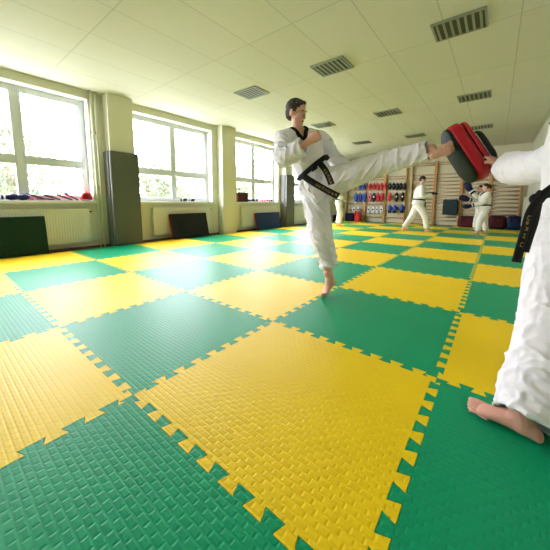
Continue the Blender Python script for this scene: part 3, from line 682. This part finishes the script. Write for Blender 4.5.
    T = [(hc, bs*.185*k*w*g_, bf*.145*k*g_), (hc.lerp(bc, .6), bs*.170*k*w*g_, bf*.132*k*g_), (bc, bs*.148*k*w*g_, bf*.115*k*g_), (bc.lerp(J['chest'], .4), bs*.16*k*w*g_, bf*.125*k*g_), (J['chest'], sd*.175*k*w*g_, fr*(chest_d+.015)*k*g_),
         (J['chest'].lerp(J['neck'], .5), sd*.165*k*w*g_, fr*chest_d*k*g_), (J['chest'].lerp(J['neck'], .88), sd*.085*k*w, fr*.078*k)]
    rings(bm, T, 26, cap='open', cap2='flat')
    sleeve = sleeve or {}; jb = [(J['pel'], J['chest'], upT*.5+sd*.8, .8), (J['chest'], J['neck'], upT*.7-sd*.7, .6)]
    for q in 'RL':
        sh, el_, wr = J['sh'+q], J['el'+q], J['wr'+q]; a, b_, c_ = sleeve.get(q, (.075, .072, .075)); ce = J.get('sc'+q, wr.lerp(el_, .12)); n0 = J['chest'].lerp(J['neck'], .62)
        tube(bm, [n0, sh], [.082*k, a*k], 18)
        pts, rr = spline([sh, sh.lerp(el_, .5), el_, el_.lerp(ce, .5), ce], [a*k, (a+b_)/2*k, b_*k, (b_+c_)/2*k, c_*k], 4)
        tube(bm, pts, rr, 20, cap='round', cap2='open')
        dd = (el_-sh).normalized(); cr = dd.cross(F).normalized(); d2 = (ce-el_).normalized(); c2 = d2.cross(F).normalized()
        jb += [(sh, el_, dd*.6+cr*.8, 1), (el_, ce, d2*.5+c2*.9, 1)]
    me = remesh(bm, vox, 2); wrinkle(me, wr_amp*.9, jb, 3/k, 17/k, seed+3)
    # neckline: open a V in front
    NC = J['chest'].lerp(J['neck'], .9); dep, slope = vneck; dep *= k
    b2 = NB(); b2.from_mesh(me); kill = []
    for f in b2.faces:
        p = f.calc_center_median()-NC; h_ = p.dot(upT); a_ = abs(p.dot(sd)); ff = p.dot(fr)
        if (ff > .0 and h_ > -dep and a_ < (h_+dep)*slope*.55) or (h_ > -.005*k and p.length < .075*k): kill.append(f)
    tree = bvh(me)
    bmesh.ops.delete(b2, geom=kill, context='FACES'); b2.to_mesh(me); b2.free()
    jk = obj('jacket', me, cloth, root, True)
    # ---- collar
    if collar:
        cm_ = J.get('collar_m', M_BLACK); bm = NB()
        for q in (-1, 1):
            pts = []
            for t in (0, .25, .5, .75, 1.): pts.append(NC-upT*dep*(1-t)*1.05+sd*q*(t*dep*slope*.62+(-.018*k if t == 0 else 0))+fr*(.14*k*(1-t*.65)))
            pts.append(NC+sd*q*.062*k+upT*.012*k-fr*.01*k); pts.append(NC+sd*q*.03*k-fr*.10*k+upT*.005*k)
            P_, N_ = on_surface(tree, pts, .002, 4); ribbon(bm, [p-n*.006 for p, n in zip(P_, N_)], N_, .034*k, .011)
        obj('collar', bm, cm_, jk, True) if 0 else obj('collar', bm, cm_, root, True)
    # ---- belt
    bm, rr = belt_ring(tree, bc, bax, beltw*k, .006*k); bl = obj('belt', bm, belt_m, root, True)
    return dict(root=root, tree=tree, jacket=jk, belt=bl, bc=bc, bax=bax, fr=fr, sd=sd, up=upT, k=k, tr=bvh(tr_.data), ttree=trousers_tree, rr=rr)
def belt_tail(rp, pts, wid, m, name='belt_tail', th=.005, face=None, text=None):
    P, _ = spline(pts, [0]*len(pts), 5); face = V(face) if face is not None else -F
    N_ = []
    for i in range(len(P)):
        t = (P[min(i+1, len(P)-1)]-P[max(i-1, 0)]).normalized(); N_.append((face-t*face.dot(t)).normalized())
    bm = NB(); ribbon(bm, P, N_, wid, th); o = obj(name, bm, m, rp, True)
    if text:
        t0, t1, n_ = text; bm = NB(); M = len(P)-1; rnd = random.Random(7)
        for k in range(n_):
            u = t0+(t1-t0)*(k+.5)/n_; i = min(int(u*M), M-1); p = P[i].lerp(P[i+1], u*M-i); t = (P[i+1]-P[i]).normalized(); n = N_[i]; s = t.cross(n); hw = wid*.15; st = (t1-t0)/n_*sum((P[j+1]-P[j]).length for j in range(M))*.32
            q = p+n*(th+.0006)
            shapes = [[(-1, -1, -1, 1), (-1, 1, 1, 1), (1, 1, 1, -1)], [(-1, 0, 1, 0), (0, -1, 0, 1), (-1, 1, 1, 1)], [(-1, -1, 1, -1), (0, -1, -1, 1), (0, -1, 1, 1)], [(-1, -1, -1, 1), (-1, 0, 1, 0), (1, -1, 1, 1)]]
            for a, b, c, d in shapes[k % 4]:
                A = q+s*hw*a+t*st*b if 0 else q+t*st*a+s*hw*b; B_ = q+t*st*c+s*hw*d; e = (B_-A).normalized(); w_ = n.cross(e)*wid*.038
                bm.faces.new([bm.verts.new(A+w_), bm.verts.new(B_+w_), bm.verts.new(B_-w_), bm.verts.new(A-w_)])
        obj('embroidery', bm, M_GOLD, o)
    return o
def knot(rp, c, d, s, m, name='belt_knot'):
    d = V(d).normalized(); n = -F; u = d.cross(n).normalized(); bm = NB()
    ell(bm, V(c), (d*s, u*s*.75, n*s*.5), 12); tube(bm, [V(c)-u*s*.8+d*s*.3, V(c)+n*s*.25, V(c)+u*s*.8-d*s*.3], [s*.35, s*.45, s*.35], 8)
    return obj(name, remesh(bm, s*.14, 2), m, rp, True)
def front_hit(trees, q):
    d = (q-CAM).normalized(); hs = [t.ray_cast(q-d*.35, d) for t in (trees if isinstance(trees, (list, tuple)) else [trees])]; hs = [h for h in hs if h[0] is not None]
    return min(hs, key=lambda h: h[3])[0] if hs else q
def emblem(rp, tree, c, right, up, s, m, name='emblem'):
    """three slanting bars over a short line, laid on the cloth"""
    bm = NB(); c = V(c); r = V(right).normalized(); u = V(up).normalized()
    for k, (x0, h) in enumerate(((-.55, .5), (-.05, .85), (.45, 1.2))):
        quad = [(x0-.28, -.25), (x0+.08, -.25), (x0+.08-h*.45, h-.25), (x0-.28-h*.45, h-.25)]
        P_ = []
        for a, b in quad:
            q = c+r*a*s+u*b*s; P_.append(bm.verts.new(front_hit(tree, q)-(q-CAM).normalized()*.0025))
        bm.faces.new(P_)
    P_ = []
    for a, b in ((-.95, -.7), (.8, -.7), (.8, -.45), (-.95, -.45)):
        q = c+r*a*s+u*b*s; P_.append(bm.verts.new(front_hit(tree, q)-(q-CAM).normalized()*.0025))
    bm.faces.new(P_)
    return obj(name, bm, m, rp)
Z = V((0, 0, 1))
pc = at(465.5, 153, 1.86); L_ = (at(484, 181, 1.80)-at(449, 127, 1.90)).normalized()
ray = (pc-CAM).normalized(); ni = at(457.1, 158.9, 1.86)-pc; ni = (ni-ray*ni.dot(ray)).normalized(); Nf = ni*.92-ray*.39; Nf = (Nf-L_*Nf.dot(L_)).normalized(); W_ = L_.cross(Nf).normalized()
q0 = pc+Nf*.074; d1 = at(450, 148, 1)-CAM; FD = (q0-CAM).dot(Nf)/d1.dot(Nf)
# ---------------------------------------------------------------- the kicker
t0 = V((.045, .60, 0)); D0 = 2.33
J = dict(pel=at(315, 186, 2.36), chest=at(304, 148, 2.36), neck=at(297.5, 129, 2.36), head=at(296.5, 113, 2.35), front=at(330, 165, 1.9)-at(312, 165, 2.36), look=at(400, 122, 1.9)-at(294, 109, 2.35),
         shR=at(284, 139, 2.30), elR=at(284, 158, 2.18), wrR=at(308.5, 141.5, 2.06), pnR=at(320, 140, 2.2)-at(308, 140, 2.0), thR=Z, curlR=1.05, scR=at(303.5, 146.5, 2.075),
         shL=at(321, 139, 2.42), elL=at(335, 160, 2.52), wrL=at(352, 173, 2.46), pnL=RT*-1, thL=Z, curlL=1.05,
         hipR=at(314, 194, 2.36), knR=at(321, 236, 2.30), anR=at(329.5, 275, 2.345), hipL=at(331, 182, 2.30), knL=at(383, 163.2, 2.07), anL=at(432, 151, 1.86),
         cuffR=at(329.5, 266, 2.335), cuffL=at(428, 150.2, 1.88),
         foR=at(320, 300, 2.3)-at(330, 300, 2.2), foL=-F)
J['anR'] = at(329.5, 276, 2.335)
hb = V((.045, .66, .0)); ht = V((.02, .60, .0))
J['ballR'] = at(325.5, 293, 2.31); J['ballR'].z = .012; J['heelR'] = at(335, 284, 2.37)
J['toeR'] = V(J['ballR'])+(at(319, 297, 2.29)-at(325.5, 293, 2.31)).normalized()*.055; J['toeR'].z = .009
J['fuR'] = (J['anR']-J['heelR']).normalized()+(at(320, 280, 2.3)-at(328, 288, 2.3)).normalized()*.8; J['foR'] = RT*-1
J['heelL'] = at(434, 155.5, 1.80); J['ballL'] = at(448.5, 149.5, FD-.075); J['toeL'] = at(455.5, 144.5, FD-.06); J['fuL'] = F+UP*.35; J['foL'] = UP
K = person(J, 'person in white uniform and black belt kicking high at the pad, standing on one leg', vox=.0065, hair='short', k=.96, seed=2.3,
           pant={'R': (.115, .100, .085, .078), 'L': (.122, .087, .076, .075)}, sleeve={'R': (.082, .078, .072), 'L': (.075, .07, .07)},
           belt_c=at(312, 169, 2.36), belt_ax=at(303, 152, 2.36)-at(317, 169, 2.36), hem_c=at(323, 199, 2.355), girth=1.0, wr_amp=.015, vneck=(.125, .9))
rk = K['root']
knot(rk, at(314, 167.5, 2.20), RT, .030, M_BLACK)
belt_tail(rk, [at(303, 176, 2.205), at(313, 182.5, 2.17), at(325, 189.5, 2.14), at(338.5, 196.5, 2.12)], .050, M_BLACK, text=(.42, .95, 7))
belt_tail(rk, [at(319.5, 163, 2.205), at(325, 170, 2.16), at(329, 178, 2.12), at(331.5, 184.5, 2.10)], .048, M_BLACK, text=(.3, .95, 6))
emblem(rk, [K['ttree'], K['tree']], at(312, 213.5, 2.3), RT-UP*.15, UP, .022, M_NAVYM)
emblem(rk, K['tree'], at(286.5, 146.5, 2.3), RT, UP, .011, M_NAVYM, 'chest_emblem')
emblem(rk, K['tree'], at(331, 139.5, 2.4), RT, UP, .014, M_NAVYM, 'shoulder_emblem')
# ---------------------------------------------------------------- the pad holder
J = dict(pel=at(582, 216, 1.17), chest=at(586, 138, 1.19), neck=at(588, 92, 1.2), head=at(584, 62, 1.2), front=at(480, 200, 1.3)-at(580, 200, 1.17), look=at(460, 150, 2.0)-at(588, 60, 1.2),
         shL=at(570, 156, 1.22), elL=at(533, 168, 1.44), wrL=at(499, 163.5, 1.69), hdL=at(484, 154, 1.76)-at(499, 163.5, 1.69), pnL=UP*-1+F*.3, thL=F*-1, curlL=.95, scL=at(509, 168, 1.63),
         shR=at(610, 132, 1.36), elR=at(640, 190, 1.42), wrR=at(600, 215, 1.5), pnR=RT*-1, thR=Z, curlR=1.05,
         hipL=at(571, 228, 1.13), knL=at(557, 320, 1.04), anL=at(512, 411, 1.0), hipR=at(598, 224, 1.25), knR=at(640, 300, 1.35), anR=at(700, 370, 1.40), cuffL=at(519, 398, 1.0))
J['anL'] = at(508, 407, .985); J['anL'].z = max(.07, J['anL'].z)
hl = V((1.262, -.205, .006)); bl_ = V((1.128, -.163, .006)); tl_ = V((1.078, -.150, .005))
J['heelL'] = hl; J['ballL'] = bl_; J['toeL'] = tl_; J['foL'] = V((0, -1, 0)); J['anL'] = hl+V((-.034, .006, .070)); J['cuffL'] = J['anL']+V((.016, .010, -.024))
a_ = V((1.62, .62, .075)); J['anR'] = a_; J['knR'] = V((1.50, .50, .42)); J['heelR'] = a_+V((.03, 0, -.071)); J['ballR'] = a_+V((-.10, .03, -.071)); J['toeR'] = a_+V((-.155, .035, -.073)); J['foR'] = V((0, 1, 0)); J['cuffR'] = J['anR'].lerp(J['knR'], .12)
Hd = person(J, 'person in white uniform at the right edge, holding out the red and black kick pad', vox=.0065, hair='short', k=.92, seed=7.1, hair_m=M_HAIRB, skin=M_SKIN2, cloth=M_CLOTH,
            pant={'L': (.13, .125, .112, .108), 'R': (.12, .11, .10, .10)}, sleeve={'L': (.088, .092, .100), 'R': (.085, .08, .075)}, belt_c=at(580, 196, 1.18), hem=.22, wr_amp=.010, girth=1.08, w=1.0)
rh = Hd['root']
knot(rh, at(537, 199, 1.02), RT, .030, M_BLACK)
belt_tail(rh, [at(552, 188, 1.0), at(541, 197, .985), at(530, 212, .98), at(524, 232, .985), at(515.5, 262, 1.0)], .031, M_BLACK, text=(.55, .88, 5))
belt_tail(rh, [at(538, 200, 1.0), at(534, 220, .99), at(529, 236, 1.0), at(524, 252, 1.01)], .028, M_BLACK)
# ---------------------------------------------------------------- kick pad held up to the foot
r = empty('kick_pad', pc); tag(r, 'red and black curved kick pad held up against the kicking foot', 'kick pad')
def slab(bm, hl_, hw, d0, d1, curve=.0, rr=.075, n_=10, sh=0):
    """rounded slab: long axis L_, width W_, from d0 to d1 along the face normal, bowed"""
    out = []
    for sx, sy2 in ((1, 1), (-1, 1), (-1, -1), (1, -1)):
        for k in range(7):
            a = {(1, 1): 0, (-1, 1): PI/2, (-1, -1): PI, (1, -1): 1.5*PI}[(sx, sy2)]+k/6*PI/2
            out.append((sx*(hl_-rr)+rr*math.cos(a), sy2*(hw-rr)+rr*math.sin(a)))
    pts2 = out; layers = []
    for d, kk in ((d0, .93), (d0+(d1-d0)*.18, 1), (d0+(d1-d0)*.82, 1), (d1, .93)):
        layers.append([bm.verts.new(pc+L_*(a*kk+sh)+W_*b*kk+Nf*(d-curve*(a*kk)**2*4)) for a, b in pts2])
    n2 = len(pts2)
    for A, B_ in zip(layers, layers[1:]):
        for i in range(n2): bm.faces.new((A[i], A[(i+1) % n2], B_[(i+1) % n2], B_[i]))
    # capped by strips so the bow stays smooth
    for Lr, flip in ((layers[0], 1), (layers[-1], 0)):
        half = n2//2; q = Lr[:]
        for i in range(half-1):
            f = [q[i], q[i+1], q[n2-2-i], q[n2-1-i]]
            bm.faces.new(f if flip else f[::-1])
bm = NB(); slab(bm, .200, .112, .050, .074, .12, rr=.10); obj('face_panel', bm, M_OLIVE, r, True)
bm = NB(); slab(bm, .208, .117, -.020, .052, .12, rr=.105); obj('foam_body', bm, M_RED, r, True)
bm = NB(); slab(bm, .165, .108, -.032, -.019, .12, rr=.095, sh=.01); obj('seam_band', bm, M_BLK, r, True)
bm = NB(); slab(bm, .192, .113, -.056, -.030, .12, rr=.10, sh=.0); obj('back_layer', bm, M_RED, r, True)
bm = NB(); slab(bm, .12, .095, -.108, -.054, .10, rr=.07, sh=.025); obj('hand_cover', bm, M_BLK, r, True)
bm = NB(); slab(bm, .123, .098, -.070, -.065, .10, rr=.07, sh=.025)
o = obj('piping', bm, M_WHITE, r, True)
# ---------------------------------------------------------------- sparring people at the back
def ground_person(cx, cy, H, face, lab, legR, legL, armR, armL, hair='short', seed=0, coll=True, look=None, lean=0, **kw):
    """feet and hands given in the person's own frame (x right, y forward, z up), metres"""
    k = H/1.72; f = V((math.cos(face), math.sin(face), 0)); rt = f.cross(Z); O = V((cx, cy, 0))
    P = lambda x, y, z: O+rt*x*k+f*y*k+Z*z*k
    J = dict(pel=P(0, 0, .90), chest=P(0, lean*.5, 1.22), neck=P(0, lean, 1.44), head=P(0, lean+.03, 1.585), front=f, look=look or (f-Z*.15), shR=P(.165, lean*.9, 1.36), shL=P(-.165, lean*.9, 1.36),
             hipR=P(.085, 0, .84), hipL=P(-.085, 0, .84))
    for q, leg, arm, sx in (('R', legR, armR, 1), ('L', legL, armL, -1)):
        (kx, ky, kz), (ax, ay, az), ta = leg; J['kn'+q] = P(kx, ky, kz); J['an'+q] = P(ax, ay, az)
        d = f*math.cos(ta)+rt*math.sin(ta); a = P(ax, ay, az); gz = a.z-.075*k
        J['heel'+q] = V((a.x, a.y, gz))-d*.04*k; J['ball'+q] = V((a.x, a.y, gz))+d*.125*k; J['toe'+q] = V((a.x, a.y, gz))+d*.18*k; J['fo'+q] = (d.cross(Z))*sx; J['cuff'+q] = J['an'+q].lerp(J['kn'+q], .10)
        (ex, ey, ez), (wx, wy, wz) = arm; J['el'+q] = P(ex, ey, ez); J['wr'+q] = P(wx, wy, wz); J['pn'+q] = -rt*sx; J['th'+q] = Z
    D = person(J, lab, vox=.012, k=k, seed=seed, hair=hair, collar=coll, wr_amp=.009, cloth=M_CLOTHC, vneck=(.12, .8), **kw)
    D['J'] = J; D['P'] = P; return D
def finish_belt(D, n=2, L=.30):
    k = D['k']; c = D['bc']; f = D['fr']; sd = D['sd']; h = D['tree'].ray_cast(c+f*.5, -f)[0]
    if h is None: h = c+f*.12*k
    h = h+f*.012
    bm = NB(); ell(bm, h, (sd*.03*k, D['up']*.026*k, f*.02*k), 10); obj('belt_knot', bm, M_BLACK, D['root'], True)
    for q in (-1, 1)[:n]: belt_tail(D['root'], [h, h+sd*q*.03*k-Z*.09*k+f*.025*k, h+sd*q*.055*k-Z*L*k+f*.03*k], .042*k, M_BLACK, face=f, th=.006)
def held_glove(D, q, m, lab, s, name='sparring_glove', grp=None):
    J = D['J']; d = (J['wr'+q]-J['el'+q]).normalized(); e = d.to_track_quat('Z', 'Y').to_euler()
    return glove(m, m, lab, J['wr'+q]-d*.03, e, s*1.25, grp)
A = ground_person(-.56, 6.93, 1.50, math.radians(22), 'person with short dark hair and black belt facing right before the wall bars', ((.13, .20, .46), (.09, .27, .085), 0), ((-.08, -.14, .46), (-.06, -.37, .085), 0),
                  ((.22, .06, 1.10), (.12, .34, 1.12)), ((-.22, .10, 1.10), (-.10, .36, 1.13)), seed=1, look=V((.9, .2, -.45)), lean=.05, girth=1.28)
finish_belt(A)
r = empty('hand_mitt', A['J']['wrR'].lerp(A['J']['wrL'], .5)); tag(r, 'flat black hand mitt held out by the short-haired person before the wall bars', 'hand mitt')
c = A['J']['wrR'].lerp(A['J']['wrL'], .5)-A['fr']*.07+Z*.015; bm = NB()
fx = A['fr']; sx = A['sd']
rings(bm, [(c-fx*.16-Z*.03, sx*.07, Z*.03), (c-fx*.05, sx*.12, Z*.04), (c+fx*.08+Z*.02, sx*.13, Z*.045), (c+fx*.17+Z*.03, sx*.09, Z*.035)], 16); obj('pad', bm, M_BLK, r, True)
bm = NB(); tube(bm, [c-sx*.06+Z*.02, c+Z*.055, c+sx*.06+Z*.02], .012, 8); obj('strap', bm, M_BLK, r, True)
B = ground_person(.87, 7.28, 1.27, math.radians(203), 'person with a dark ponytail, white uniform and dark belt, facing left with blue gloves', ((.20, -.12, .46), (.22, -.20, .085), 0), ((-.16, .16, .46), (-.22, .22, .085), 0),
                  ((.20, .10, 1.10), (.14, .40, 1.16)), ((-.20, .14, 1.06), (-.14, .40, .98)), seed=2, hair='ponytail', look=V((-.95, -.3, -.15)), girth=1.28, hair_m=M_HAIR)
held_glove(B, 'R', M_NAVY, 'navy blue glove on the far hand of the person with the ponytail', 1.0)
held_glove(B, 'L', M_NAVY, 'navy blue glove on the near hand of the person with the ponytail, held lower', .8)
Cc = ground_person(.73, 8.45, 1.30, math.radians(200), 'person in white mostly hidden behind the one with the ponytail, raising a blue glove', ((.12, -.05, .46), (.14, -.12, .085), 0), ((-.12, .10, .46), (-.14, .14, .085), 0),
                  ((.22, .10, 1.16), (.12, .30, 1.2)), ((-.20, .16, 1.22), (-.12, .30, 1.42)), seed=3, look=V((-.95, -.3, -.1)), girth=1.12)
held_glove(Cc, 'L', M_NAVY, 'navy blue glove raised by the person behind the one with the ponytail', 1.25)
D = ground_person(-2.86, 6.92, 1.50, math.radians(15), 'person in white with black belt seen past the standing leg of the kicker', ((.10, .08, .47), (.10, .06, .085), 0), ((-.09, .02, .47), (-.09, -.06, .085), 0),
                  ((.24, .0, 1.12), (.20, .18, 1.0)), ((-.24, .0, 1.12), (-.2, .18, 1.0)), seed=4, girth=1.1)
finish_belt(D)
